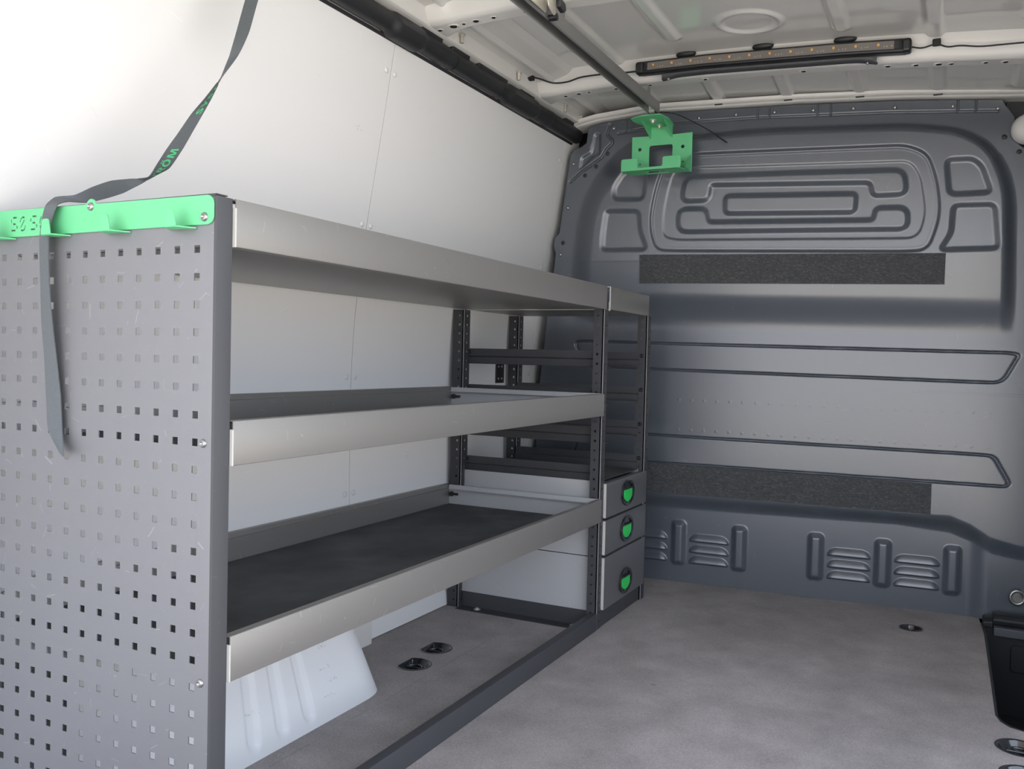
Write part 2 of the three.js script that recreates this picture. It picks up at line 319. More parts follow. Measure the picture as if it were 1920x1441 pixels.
const distLine = (P) => (x, y) => { let d = 1e9; for (let i = 1; i < P.length; i++) { const [ax, ay] = P[i - 1], ex = P[i][0] - ax, ey = P[i][1] - ay, t = clamp01(((x - ax) * ex + (y - ay) * ey) / (ex * ex + ey * ey)); d = Math.min(d, (x - ax - ex * t) ** 2 + (y - ay - ey * t) ** 2); } return Math.sqrt(d); };
const F = (P, r) => sdPoly(fillet(P, r, 5, true));
const plateau = F([[-0.24, 0.4], [-0.236, 1.08], [-0.226, 1.22], [-0.21, 1.3], [-0.17, 1.375], [-0.1, 1.45], [-0.03, 1.495], [0.1, 1.512], [0.39, 1.517], [0.8, 1.5], [0.95, 1.475], [1.03, 1.42], [1.07, 1.34], [1.086, 1.27], [1.094, 1.0], [1.094, 0.4]], 0.05);
const ringO = F([[0.02, 1.195], [0.016, 1.252], [0.03, 1.34], [0.06, 1.43], [0.154, 1.449], [0.394, 1.444], [0.80, 1.434], [0.86, 1.405], [0.888, 1.32], [0.9, 1.22], [0.87, 1.12], [0.8, 1.118], [0.502, 1.126], [0.119, 1.136], [0.04, 1.14]], 0.06);
const ringI = F([[0.056, 1.25], [0.068, 1.33], [0.09, 1.41], [0.395, 1.401], [0.815, 1.389], [0.845, 1.34], [0.863, 1.23], [0.845, 1.155], [0.75, 1.156], [0.112, 1.17], [0.06, 1.18]], 0.045);
const raised = [
  F([[0.13, 1.378], [0.45, 1.373], [0.798, 1.363], [0.809, 1.288], [0.71, 1.288], [0.705, 1.329], [0.236, 1.346], [0.214, 1.346], [0.208, 1.297], [0.116, 1.297]], 0.03),
  F([[0.108, 1.272], [0.2, 1.27], [0.21, 1.227], [0.234, 1.225], [0.694, 1.214], [0.715, 1.215], [0.722, 1.25], [0.812, 1.249], [0.815, 1.182], [0.45, 1.19], [0.11, 1.196]], 0.03),
  F([[0.262, 1.309], [0.665, 1.297], [0.662, 1.239], [0.262, 1.251]], 0.018)];
const recessed = [
  F([[-0.118, 1.315], [-0.116, 1.36], [-0.08, 1.412], [-0.005, 1.412], [-0.012, 1.31]], 0.022), F([[-0.143, 1.276], [-0.027, 1.271], [-0.022, 1.208], [0.004, 1.14], [-0.153, 1.141], [-0.153, 1.19]], 0.018),
  F([[0.913, 1.386], [0.985, 1.385], [1.01, 1.36], [1.036, 1.283], [0.925, 1.282]], 0.02), F([[0.937, 1.249], [1.047, 1.247], [1.06, 1.118], [0.905, 1.117], [0.934, 1.166]], 0.018)];
const longA = F([[-0.262, 0.826], [0.017, 0.823], [1.106, 0.811], [1.132, 0.806], [1.09, 0.721], [1.03, 0.721], [0.02, 0.734], [-0.215, 0.738]], 0.028);
const longB = F([[-0.225, 0.512], [0.026, 0.507], [1.04, 0.502], [1.075, 0.5], [1.125, 0.41], [0.029, 0.412], [-0.26, 0.413]], 0.026);
const gusset = F([[-0.256, 1.433], [-0.208, 1.477], [-0.183, 1.485], [-0.185, 1.556], [-0.204, 1.553], [-0.216, 1.491], [-0.251, 1.474]], 0.008);
const cornerLine = distLine([[-0.289, 1.393], [-0.25, 1.425], [-0.177, 1.471], [-0.162, 1.498], [-0.139, 1.519], [-0.14, 1.53], [-0.16, 1.55], [-0.147, 1.586]]);
const headLine = distLine([[-0.117, 1.55], [0.073, 1.569], [0.351, 1.566], [0.751, 1.55], [1.049, 1.53]]);
const b2t = [[-0.4, 0.306], [0.011, 0.307], [0.375, 0.309], [0.871, 0.309], [0.963, 0.312], [1.02, 0.29], [1.07, 0.257], [1.153, 0.238], [1.4, 0.236]];
const b2b = [[-0.4, 0.25], [0.004, 0.251], [0.372, 0.256], [0.815, 0.263], [0.967, 0.251], [1.036, 0.226], [1.082, 0.2], [1.159, 0.189], [1.4, 0.187]];
const pillU = [-0.075, 0.127, 0.332, 0.576, 0.778, 0.977], louvre = [[-0.042, 0.086], [0.165, 0.296], [0.613, 0.742], [0.813, 0.941]];
const groove = (d, w, depth) => -depth * smooth(1 - d / w);
const step = (sd, w) => smooth(0.5 - sd / (2 * w));
function bulkH(u, v) {
  const vt = interp(b2t, u), vb = interp(b2b, u), m = smooth((v - vb) / (vt - vb));
  let h = 0.035 * m + 0.018 * (1 - m) * smooth((u - 1.015) / 0.06);
  if (v > 0.8) {
    const k = smooth((v - (0.88 - 0.018 * u)) / 0.118), sd = plateau(u, v), p = step(sd, lerp(0.045, 0.02, smooth((u + 0.1) / 0.3))) * k;
    h += 0.045 * p - p * 0.10 * Math.max(0, 1.108 - v) * smooth((1.108 - v) / 0.01);
    if (v > 1.05) {
      const so = ringO(u, v); h -= 0.007 * step(so, 0.010); h += groove(Math.abs(so), 0.008, 0.003);
      h -= 0.003 * step(ringI(u, v), 0.0045);
      for (const f of raised) h += 0.0095 * step(f(u, v), 0.0105);
      for (const f of recessed) { const s = f(u, v); h -= 0.0095 * step(s, 0.0105); }
      if (u < 0) { h -= 0.006 * step(gusset(u, v), 0.006); h += groove(cornerLine(u, v), 0.007, 0.007); }
      h += groove(headLine(u, v), 0.006, 0.005);
      if (v > headV(u)) for (const d of [0.351, 0.389, 0.538, 0.578, 0.942, 0.991, -0.09, -0.07]) h += groove(Math.abs(u - d), 0.004, 0.004);
    }
  }
  if (v > 0.36 && v < 0.9) {
    h += groove(Math.abs(longA(u, v)), 0.005, 0.009) + groove(Math.abs(longB(u, v)), 0.005, 0.009);
    for (const [v0, sl] of [[0.632, -0.004], [0.531, -0.006]]) { const uu = ((u - 0.1) / 0.0425 + 100) % 1 - 0.5; if (u > 0.1 && u < 1.1) h += 0.0004 * smooth(1 - Math.hypot(uu * 0.0425, v - v0 - sl * u) / 0.006); }
  }
  if (v < 0.24) {
    for (const c of pillU) { const qx = Math.abs(u - c) - 0.009, qy = Math.abs(v - 0.136) - 0.061, s = Math.hypot(Math.max(qx, 0), Math.max(qy, 0)) + Math.min(0, Math.max(qx, qy)) - 0.02; h += 0.015 * smooth(-s / 0.022); }
    for (const [a, b] of louvre) for (const c of [0.157, 0.119, 0.082]) {
      const t = (c + 0.015 - v) / 0.025, e = Math.min(u - a, b - u); if (t < 0 || t > 1.12 || e < 0) continue;
      const q = 1 - clamp01(e / 0.03), t0 = 1 - Math.sqrt(1 - q * q), tt = (t - t0) / Math.max(0.05, 1 - t0); if (tt < 0) continue;
      h += 0.011 * Math.sqrt(1 - t0) * Math.sin(Math.PI / 2 * clamp01(tt)) * (t < 1 ? 1 : 1 - (t - 1) / 0.12);
    }
  }
  return h;
}
function headV(u) { return interp([[-0.117, 1.55], [0.073, 1.569], [0.351, 1.566], [0.751, 1.55], [1.049, 1.53]], u); }
{
  const uL = [[0, -0.4], [0.6, -0.395], [1.0, -0.356], [1.072, -0.345], [1.14, -0.338], [1.16, -0.346], [1.19, -0.345], [1.21, -0.327], [1.357, -0.308], [1.484, -0.292], [1.504, -0.28], [1.512, -0.252], [1.525, -0.233], [1.568, -0.228], [1.582, -0.219], [1.586, -0.19], [1.592, -0.16], [1.62, -0.15]];
  const uR = [[0, 1.37], [1.40, 1.37], [1.405, 1.14], [1.415, 1.121], [1.425, 1.11], [1.468, 1.096], [1.509, 1.093], [1.556, 1.062], [1.62, 1.05]];
  const vT = [[-0.22, 1.583], [-0.157, 1.591], [0.031, 1.608], [0.484, 1.597], [0.799, 1.583], [1.044, 1.564], [1.12, 1.55], [1.4, 1.55]];
  mesh('bulkhead_sheet', grid(760, 760, (a, b) => {
    const U = (v) => a < 0.1 ? lerp(interp(uL, v), -0.13, a / 0.1) : a < 0.9 ? lerp(-0.13, 1.04, (a - 0.1) / 0.8) : lerp(1.04, interp(uR, v), (a - 0.9) / 0.1);
    let v = b * 1.6, u = U(v); v = b * interp(vT, u); u = U(v);
    return [u, v, bulkH(u, v)];
  }), M.bulkhead, bulk);
  mesh('backing_panel', box(-0.5, 1.42, -0.2, 1.8, -0.1, -0.07), M.dark, bulk);
  for (const [u, v] of [[-0.135, 1.569], [0.16, 1.581], [0.282, 1.582], [0.405, 1.58], [0.525, 1.576], [0.645, 1.572], [0.766, 1.565], [0.928, 1.555], [1.049, 1.538], [-0.297, 1.3], [-0.321, 1.134], [-0.28, 1.455]])
    mesh('bolt', at(dome(0.0065, 0.005), u, v, bulkH(u, v)), M.steel, bulk);
  for (const [u, v] of [[-0.155, 1.483], [-0.196, 1.44], [-0.236, 1.411], [-0.312, 1.176], [1.069, 1.452], [1.109, 1.406]])
    mesh('plug', at(dome(0.0075, 0.002), u, v, bulkH(u, v)), M.blackSatin, bulk);
  mesh('lug', [at(new THREE.TorusGeometry(0.018, 0.005, 8, 20).scale(1, 1.1, 1), 1.152, 0.081, 0.034), at(new THREE.CylinderGeometry(0.018, 0.018, 0.02, 18).rotateX(Math.PI / 2), 1.152, 0.081, 0.024), box(1.152, 1.2, 0.078, 0.1, 0.014, 0.034, 0.004)], M.steel, bulk);
}
// grip strips glued across the bulkhead
function gripStrip(label, u0, u1, v0, v1, hTop, hBot) {
  const t = thing('grip_strip', label, 'grip strip', [bulk.position.x, 0, bulk.position.z], 'grip strips on the bulkhead'); t.rotation.y = bulk.rotation.y;
  const q = (u, a) => { const v = lerp(lerp(v0[0], v0[1], a), lerp(v1[0], v1[1], a), u); return v; };
  const off = (u, v) => bulkH(u, v) ;
  const N = 60, K = 12, f = (z) => (a, b) => { const u = lerp(u0, u1, a), v = lerp(lerp(v0[0], v1[0], a), lerp(v0[1], v1[1], a), b); return [u, v, Math.max(off(u, v), 0) + z]; };
  const front = grid(N, K, f(0.004)), rim = [];
  for (const [a0, a1, b0, b1] of [[0, 0, 0, 1], [1, 1, 1, 0], [1, 0, 0, 0], [0, 1, 1, 1]]) rim.push(grid(24, 1, (s, k) => f(k ? 0.004 : -0.002)(lerp(a0, a1, s), lerp(b0, b1, s))));
  mesh('rubber_sheet', [front, ...rim], M.grip, t);
}
gripStrip('upper black scuffed grip strip across the bulkhead under the pressed oval', -0.018, 0.921, [1.026, 1.122], [1.013, 1.106]);
gripStrip('lower black scratched grip strip on the bulkhead just above the vents', -0.2, 0.909, [0.309, 0.412], [0.31, 0.404]);

// ---------------------------------------------------------------- wheel arch
{
  const t = struct('wheel_arch'), z0 = -1.66, z1 = -0.88, base = -1.14;
  mesh('arch_cover', grid(220, 70, (a, b) => {
    const z = lerp(z0, z1, a), e = (z - z0);                              // e: distance from the front end
    const s = b * 0.62;
    // upright face leaning to the wall, then the rounded top
    let y, x; if (s < 0.27) { y = s; x = base - 0.14 * s; } else { const k = Math.min(1, (s - 0.27) / 0.2), an = k * Math.PI / 2; y = 0.27 + 0.025 * Math.sin(an); x = base - 0.0378 - 0.06 * (1 - Math.cos(an)) - Math.max(0, s - 0.36) * 0.8; }
    const round = Math.sqrt(Math.max(0, 1 - (1 - clamp01(e / 0.075)) ** 2));
    x = lerp(-1.40, x, lerp(0.86, 1, round) * (e <= 0 ? 0.75 : 1));
    const zz = z + y * 0.42 * (1 - smooth(e / 0.5)) ;
    for (const gz of [-1.262, -1.342, -1.424]) { const d = Math.abs(z - gz - 0.02), q = Math.max(0, 0.036 - y); const dd = Math.hypot(d, q); x -= 0.006 * smooth((0.021 - dd) / 0.012) * smooth((0.3 - y) / 0.03); }
    return [x, y, zz, z, y];
  }), M.arch, t);
  mesh('arch_end', grid(40, 30, (a, b) => { const y = b * 0.29, x0 = lerp(-1.40, base - 0.14 * y, 0.86 * 0.75 + 0.0); const x = lerp(-1.42, x0, a); return [x, y, z0 + y * 0.42]; }), M.arch, t);
  mesh('closing_plate', box(-1.385, -1.352, 0.0, 0.075, -1.9, -1.72, 0.004), M.body, t);
}

// ---------------------------------------------------------------- shelving rack: perforated end panel, three shelves, bottom rail
const XF = -0.8826, XL = XF + 0.0045, ZR = -2.3145;
const rack = thing('shelving_rack', 'long grey metal shelving rack with three shelves and a perforated end panel', 'shelving rack');
{
  // end panel with square holes
  const pan = poly([[-1.385, 0.012], [-0.8866, 0.012], [-0.8866, 0.9665], [-1.385, 0.9665]]);
  for (let i = 0; i < 13; i++) for (let j = 0; j < 24; j++) {
    const x = -0.9166 - i * 0.03705, y = 0.8973 - j * 0.0371, h = 0.0051; if (x < -1.375 || y < 0.03) continue;
    const p = new THREE.Path(); p.moveTo(x - h, y - h); p.lineTo(x - h, y + h); p.lineTo(x + h, y + h); p.lineTo(x + h, y - h); p.closePath(); pan.holes.push(p);
  }
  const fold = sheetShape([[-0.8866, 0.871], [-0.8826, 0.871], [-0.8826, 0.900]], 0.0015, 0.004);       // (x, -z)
  const cap = sheetShape([[0.871, 0.966], [0.871, 0.9685], [0.892, 0.9685]], 0.0015, 0.002);
  const ep = mesh('end_panel', alongZ(pan, -0.8725, -0.871), M.perforated, rack);
  mesh('end_fold', alongY(fold, 0.012, 0.967), M.anthracite, rack);  // side fold of the end panel, coloured darker than its face
  mesh('top_edge', alongX(cap, -1.385, -0.884), M.anthracite, ep);
  for (const y of [0.637, 0.312]) mesh('screw', at(screwHead(0.006, V(0, 0, 1)), -0.901, y, -0.871), M.steel, ep);
  // shelves
  for (const [y0, y1, kind] of [[0.902, 0.967, 'top'], [0.605, 0.667, 'mid'], [0.307, 0.371, 'low']]) {
    const X0 = XF - 0.003, XB = kind === 'top' ? -1.335 : -1.372;
    const pf = kind === 'top' ? [[X0, y0 + 0.02], [X0, y0 + 0.001], [XB, y0 + 0.001], [XB, y1]] : [[X0, y0 + 0.04], [X0, y0 + 0.003], [XB, y0 + 0.003], [XB, y1 - 0.01], [XB - 0.004, y1 - 0.01], [XB - 0.004, y1 + 0.002], [XB - 0.012, y1 + 0.002]];
    const s = mesh('shelf', [alongZ(sheetShape(pf.slice().reverse(), 0.0015, 0.002), ZR, -0.902)], M.silver, rack);
    const lip = mesh('front_lip', [alongZ(sheetShape([[XL - 0.016, y1 - 0.004], [XL - 0.015, y1], [XL, y1], [XL, y0], [XL - 0.016, y0]].reverse(), 0.0016, 0.0025), ZR, -0.902)], M.silver, s);
    mesh('lip_end', box(XF - 0.012, XL + 0.0004, y0, y1 - 0.012, -0.9035, -0.9008, 0.0009), M.edge, lip);
    if (kind !== 'top') {
      const end = mesh('end_lip', [alongX(sheetShape([[2.300, y1 - 0.012], [2.311, y1 - 0.012], [2.311, y1], [2.314, y1]], 0.001, 0.002), XB, XF - 0.004), box(XB, XF - 0.004, y0 + 0.005, y1 - 0.011, -2.3125, -2.311, 0.0005)], M.panelSide, s);
      mesh('corner_clip', [at(new THREE.CylinderGeometry(0.0075, 0.0075, 0.006, 14).rotateX(Math.PI / 2), XB + 0.012, y1 - 0.026, -2.307), box(XB + 0.012, XB + 0.034, y1 - 0.0295, y1 - 0.0225, -2.31, -2.305, 0.001)], M.blackPlastic, s);
      mesh('mat', box(XB + 0.004, X0 - 0.003, y0 + 0.005, y0 + 0.008, -2.31, -0.905, 0.001), M.matRubber, s);
    }
  }
  mesh('bottom_rail', alongZ(sheetShape([[XF - 0.022, 0.048], [XF - 0.001, 0.048], [XF - 0.001, 0.001]].reverse(), 0.002, 0.003), -2.3145, -0.88), M.anthracite, rack);
}
// hook rail screwed to the end panel
{
  const t = thing('hook_rail', 'pale green metal hook rail along the top edge of the perforated panel', 'hook rail', [0, 0, -0.871]);
  const s = new THREE.Shape(), x1 = -0.8855;
  s.moveTo(-1.385, 0.9275); s.lineTo(-0.897, 0.929); s.absarc(-0.897, 0.9405, 0.0115, -Math.PI / 2, 0); s.lineTo(x1, 0.9565); s.absarc(-0.897, 0.9565, 0.0115, 0, Math.PI / 2);
  s.lineTo(-1.109, 0.9685); s.absarc(-1.124, 0.9655, 0.0105, 0.35, Math.PI - 0.35); s.lineTo(-1.139, 0.9685); s.lineTo(-1.385, 0.9695); s.closePath();
  // stencilled emblem: S, slashed O, S and the start of the next letter, cut through as separate strokes
  const cut = (pts, w = 0.0011) => { const P = pts.map((p) => new THREE.Vector2(...p)), L = [], R = []; P.forEach((p, i) => { const a = P[Math.max(0, i - 1)], b = P[Math.min(P.length - 1, i + 1)], l = a.distanceTo(b), nx = -(b.y - a.y) / l * w, ny = (b.x - a.x) / l * w; L.push(new THREE.Vector2(p.x + nx, p.y + ny)); R.push(new THREE.Vector2(p.x - nx, p.y - ny)); }); s.holes.push(new THREE.Path([...L, ...R.reverse()])); };
  const glyphS = (x) => { const y = 0.9475; cut([[x + 0.0135, y + 0.0098], [x + 0.0044, y + 0.0098]]); cut([[x + 0.0014, y + 0.0072], [x + 0.0002, y + 0.0049], [x + 0.0014, y + 0.0028]]); cut([[x + 0.0044, y + 0.0004], [x + 0.0113, y]]); cut([[x + 0.0138, y - 0.0026], [x + 0.015, y - 0.0048], [x + 0.0138, y - 0.0068]]); cut([[x + 0.0108, y - 0.0095], [x + 0.0005, y - 0.0095]]); };
  glyphS(-1.305); glyphS(-1.259);
  { const x = -1.2775, y = 0.9478; cut([[x - 0.0058, y + 0.0022], [x - 0.0045, y + 0.0068], [x, y + 0.0098], [x + 0.0045, y + 0.0087]]); cut([[x + 0.004, y + 0.0052], [x - 0.0042, y - 0.0058]]); cut([[x - 0.0044, y - 0.0092], [x, y - 0.0108], [x + 0.0044, y - 0.0092], [x + 0.0066, y - 0.0036]]); }
  cut([[-1.234, 0.956], [-1.2366, 0.9515], [-1.237, 0.946]]); cut([[-1.2365, 0.943], [-1.235, 0.939]]);
  mesh('rail_plate', alongZ(s, 0.0004, 0.0029, 0.0005), M.green, t);
  for (const x0 of [-1.3275, -1.2025, -1.0775, -0.951]) {
    const tab = poly(fillet([[x0, 0.9245], [x0 + 0.0215, 0.9245], [x0 + 0.017, 0.9475], [x0 + 0.003, 0.9475]], 0.004, 4, true));
    const ledge = poly([[x0, -0.0255], [x0 + 0.0215, -0.0255], [x0 + 0.034, -0.0015], [x0 - 0.016, -0.0015]]);
    mesh('hook', [alongZ(tab, 0.0238, 0.0262, 0.0006), alongY(ledge, 0.9242, 0.9262, 0.0004)], M.green, t);
  }
  for (const [x, y] of [[-1.124, 0.9648], [-0.901, 0.939], [-1.365, 0.9648]]) mesh('screw', at(screwHead(0.0062, V(0, 0, 1)), x, y, 0.0029), M.steel, t);
}
// strap hanging over the rail, printed with the maker's name
{
  const t = thing('strap', 'dark grey webbing strap with green printed letters hanging over the hook rail', 'strap');
  const E = [[-1.19, 1.6, -1.33, -1.19, 1.61, -1.36], [-1.2, 1.5, -1.28, -1.2, 1.51, -1.315], [-1.2, 1.41, -1.248, -1.2, 1.422, -1.281], [-1.2, 1.342, -1.226, -1.2, 1.356, -1.259], [-1.204, 1.298, -1.214, -1.196, 1.305, -1.23], [-1.21, 1.257, -1.201, -1.19, 1.249, -1.183], [-1.191, 1.229, -1.167, -1.209, 1.232, -1.188], [-1.193, 1.199, -1.144, -1.207, 1.211, -1.175], [-1.2, 1.168, -1.122, -1.2, 1.176, -1.149], [-1.2, 1.129, -1.094, -1.2, 1.144, -1.129], [-1.2, 1.098, -1.071, -1.2, 1.107, -1.106], [-1.196, 1.068, -1.048, -1.204, 1.069, -1.081], [-1.191, 1.042, -1.026, -1.208, 1.052, -1.056], [-1.205, 1.035, -1.001, -1.195, 1.031, -1.018], [-1.201, 1.025, -0.963, -1.199, 1.01, -0.986], [-1.2, 1.009, -0.929, -1.2, 0.996, -0.955], [-1.204, 0.992, -0.901, -1.196, 0.983, -0.919], [-1.225, 0.987, -0.885, -1.196, 0.979, -0.885], [-1.214, 0.971, -0.862, -1.183, 0.969, -0.858], [-1.223, 0.95, -0.862, -1.193, 0.947, -0.856], [-1.228, 0.917, -0.862, -1.199, 0.915, -0.855], [-1.225, 0.854, -0.862, -1.196, 0.853, -0.855], [-1.222, 0.799, -0.862, -1.191, 0.798, -0.857], [-1.215, 0.744, -0.862, -1.185, 0.745, -0.86], [-1.21, 0.688, -0.862, -1.178, 0.69, -0.862], [-1.205, 0.639, -0.862, -1.174, 0.641, -0.862], [-1.179, 0.606, -0.862, -1.158, 0.602, -0.853]];
  const CL = new THREE.CatmullRomCurve3(E.map((e) => V(e[0], e[1], e[2])), false, 'catmullrom', 0.3), CR = new THREE.CatmullRomCurve3(E.map((e) => V(e[3], e[4], e[5])), false, 'catmullrom', 0.3);
  const N = 260, L = [], R = [], len = [0];
  for (let i = 0; i <= N; i++) { L.push(CL.getPoint(i / N)); R.push(CR.getPoint(i / N)); if (i) len.push(len[i - 1] + L[i].clone().add(R[i]).sub(L[i - 1]).sub(R[i - 1]).length() / 2); }
  const nrm = L.map((l, i) => { const T = L[Math.min(N, i + 1)].clone().add(R[Math.min(N, i + 1)]).sub(L[Math.max(0, i - 1)]).sub(R[Math.max(0, i - 1)]); return T.cross(R[i].clone().sub(l)).normalize().multiplyScalar(0.0007); });
  for (let i = 1; i <= N; i++) if (nrm[i].dot(nrm[i - 1]) < 0) nrm[i].negate();
  const face = (s) => grid(N, 6, (a, b) => { const i = Math.round(a * N), p = L[i].clone().lerp(R[i], b).addScaledVector(nrm[i], s); return [p.x, p.y, p.z, len[i], b]; });
  const side = (A) => grid(N, 1, (a, b) => { const i = Math.round(a * N), p = A[i].clone().addScaledVector(nrm[i], b ? 1 : -1); return [p.x, p.y, p.z, len[i], 0.02]; });
  const weave = (g, w, h) => { g.fillStyle = '#585d60'; g.fillRect(0, 0, w, h); for (let i = 0; i < 3500; i++) { g.globalAlpha = 0.25; g.fillStyle = rnd() < 0.5 ? '#73777a' : '#45494c'; g.fillRect(rnd() * w, rnd() * h, 2, 4); } g.globalAlpha = 1; };
  const clean = canvasTex(512, 128, weave, 1 / 0.16, 1);
  const cloth = std({ map: clean, roughness: 0.85 });
  mesh('webbing', [face(1), face(-1), side(L), side(R)], cloth, t);
  // printed length between the twist and the fold: letters as thin woven patches on the face
  const spot = (i0, i1, word) => {
    const tex = canvasTex(1024, 256, (g, w, h) => { weave(g, w, h); g.fillStyle = '#4cc07d'; g.font = 'bold 190px sans-serif'; g.textBaseline = 'middle'; g.textAlign = 'center'; g.save(); g.translate(w / 2, h / 2 + 8); const k = (w * 0.96) / g.measureText(word).width; g.scale(k, 0.95); g.fillText(word, 0, 0); g.restore(); });
    const n = i1 - i0, g = grid(n, 6, (a, b) => { const i = i0 + Math.round(a * n), bb = lerp(0.04, 0.96, b), p = L[i].clone().lerp(R[i], bb).addScaledVector(nrm[i], spotSide * 1.35); return [p.x, p.y, p.z, 1 - (len[i] - len[i0]) / (len[i1] - len[i0]), 1 - b]; });
    mesh('woven_letters', g, std({ map: tex, roughness: 0.85, side: THREE.DoubleSide }), t);
  };
  const iAt = (k) => Math.round(k / (E.length - 1) * N);
  const mid = iAt(9), toCam = camera.position.clone().sub(L[mid]); const spotSide = nrm[mid].dot(toCam) > 0 ? 1 : -1;
  spot(iAt(5.6), iAt(8.1), 'SYST'); spot(iAt(9.9), iAt(12.2), 'TRÖM');
}

// ---------------------------------------------------------------- drawer rack: four perforated posts, runners, top tray, cabinet with three drawers
const dr = thing('drawer_rack', 'narrow dark metal rack with empty tray runners above three grey drawers', 'drawer rack');
{
  const flange = (w, y0, y1, off) => { const s = poly([[0, y0], [w, y0], [w, y1], [0, y1]]); for (let y = y0 + 0.02; y < y1 - 0.01; y += 0.027) { const p = new THREE.Path(); p.absellipse(w * off, y, 0.0036, 0.0036, 0, Math.PI * 2, true); s.holes.push(p); } return s; };
  const post = (xa, xb, z, zb, y1, offA) => {   // flange A faces the rear between xa and xb, flange B runs forward from x = xb
    const A = uvBox(new THREE.ExtrudeGeometry(flange(xb - xa - 0.002, 0.001, y1, offA), { depth: 0.0018, bevelEnabled: false, curveSegments: 8 }).translate(xa, 0, z));
    const B = uvBox(new THREE.ExtrudeGeometry(flange(Math.abs(zb - z) - 0.002, 0.001, y1, 0.5), { depth: 0.0018, bevelEnabled: false, curveSegments: 8 }).applyMatrix4(MX).translate(xb - 0.0018, 0, z - 0.002));
    const p = mesh('post', [A, B], M.anthracite, dr);
    mesh('bend', alongY(sheetShape([[xb - 0.006, -z - 0.0018], [xb, -z - 0.0018], [xb, -z + 0.005]].map((q) => [q[0], q[1]]), 0.0018, 0.003), 0.001, y1), M.edge2 ?? M.anthracite, p);
    return p;
  };
  M.edge2 = std({ color: '#6c6d6e', roughness: 0.4 });
  post(-0.916, -0.8845, -2.3175, -2.3465, 0.903, 0.42); post(-1.372, -1.334, -2.3175, -2.352, 0.903, 0.6);
  const pf = post(-0.914, -0.8805, -2.69, -2.72, 0.903, 0.5); post(-1.372, -1.334, -2.69, -2.72, 0.903, 0.6);
  // top tray
  const tray = mesh('top_tray', alongZ(sheetShape([[-1.335, 0.967], [-1.335, 0.903], [XF - 0.003, 0.903], [XF - 0.003, 0.925]], 0.0015, 0.002), -2.70, -2.352), M.silver, dr);
  const lip = mesh('front_lip', alongZ(sheetShape([[XF - 0.014, 0.9035], [XF, 0.9035], [XF, 0.968], [XF - 0.02, 0.968]], 0.0016, 0.0025), -2.70, -2.354), M.silver, tray);
  mesh('lip_end', [alongX(sheetShape([[2.3535, 0.9], [2.3535, 0.9035], [2.3575, 0.9035]].map((p) => [p[0], p[1]]), 0.001, 0.001), XF - 0.02, XF), box(XF - 0.003, XF + 0.0002, 0.904, 0.968, -2.3555, -2.3535, 0.0005), box(XF - 0.022, XF, 0.966, 0.9685, -2.3555, -2.3535, 0.0005)], M.edge, lip);
  // runners in pairs
  for (let k = 0; k < 4; k++) for (const near of [1, 0]) {
    const t = 0.787 - 0.1082 * k, z0 = near ? 2.336 : 2.688, d = near ? 1 : -1;
    const P = [[z0, t], [z0, t - 0.022], [z0 + 0.006 * d, t - 0.025], [z0 + 0.006 * d, t - 0.046], [z0 + 0.032 * d, t - 0.046]];
    const r = mesh('runner', alongX(sheetShape(near ? P : P.slice().reverse(), 0.0016, 0.002), near ? -1.332 : -1.335, near ? -0.884 : -0.905), M.anthracite, dr);
    mesh('bolt', near ? at(screwHead(0.005, V(0, 0, 1)), -1.322, t - 0.01, -2.335) : at(screwHead(0.0062, V(0, 0, 1)), -0.897, t - 0.01, -2.686), M.blackPlastic, r);
  }
  // wall brackets
  for (const [x, z] of [[-1.345, -2.372], [-1.345, -2.655]]) { const b = mesh('wall_bracket', box(-1.388, -1.385, 0.675, 0.745, z - 0.03, z + 0.03, 0.004), M.blackSatin, dr); for (const y of [0.69, 0.73]) for (const q of [-0.012, 0.012]) mesh('bolt', at(dome(0.0045, 0.003, V(1, 0, 0)), -1.385, y, z + q), M.steel, b); }
  // cabinet body
  const cab = mesh('cabinet_side', [box(-1.335, -0.912, 0.046, 0.2012, -2.3395, -2.338, 0.0006), box(-1.335, -0.912, 0.2032, 0.418, -2.3395, -2.338, 0.0006)], M.panelSide, dr);
  mesh('cabinet_side', box(-1.335, -0.9, 0.046, 0.418, -2.689, -2.687, 0.0006), M.panelSide, dr);
  mesh('cabinet_top', box(-1.36, -0.9, 0.4155, 0.4185, -2.687, -2.339, 0.001), M.matRubber, dr);
  mesh('cabinet_back', box(-1.36, -1.357, 0.046, 0.416, -2.687, -2.339, 0.001), M.anthracite, dr);
  mesh('base_plate', alongX(sheetShape([[2.296, 0.0015], [2.3365, 0.0015], [2.3365, 0.046], [2.345, 0.046]].reverse(), 0.002, 0.003), -1.332, -0.905), M.anthracite, dr);
  for (const x of [-1.268, -0.955]) mesh('floor_bolt', [at(dome(0.007, 0.006, V(0, 1, 0)), x, 0.0035, -2.315), at(new THREE.CylinderGeometry(0.011, 0.011, 0.002, 16), x, 0.004, -2.315)], M.zinc, dr);
  mesh('kick_rail', alongZ(sheetShape([[XF - 0.022, 0.047], [XF - 0.004, 0.047], [XF - 0.004, 0.001]].reverse(), 0.002, 0.003), -2.69, -2.348), M.anthracite, dr);
  mesh('foot', box(XF - 0.03, XF + 0.0015, 0.0005, 0.05, -2.715, -2.69, 0.002), M.anthracite, dr);
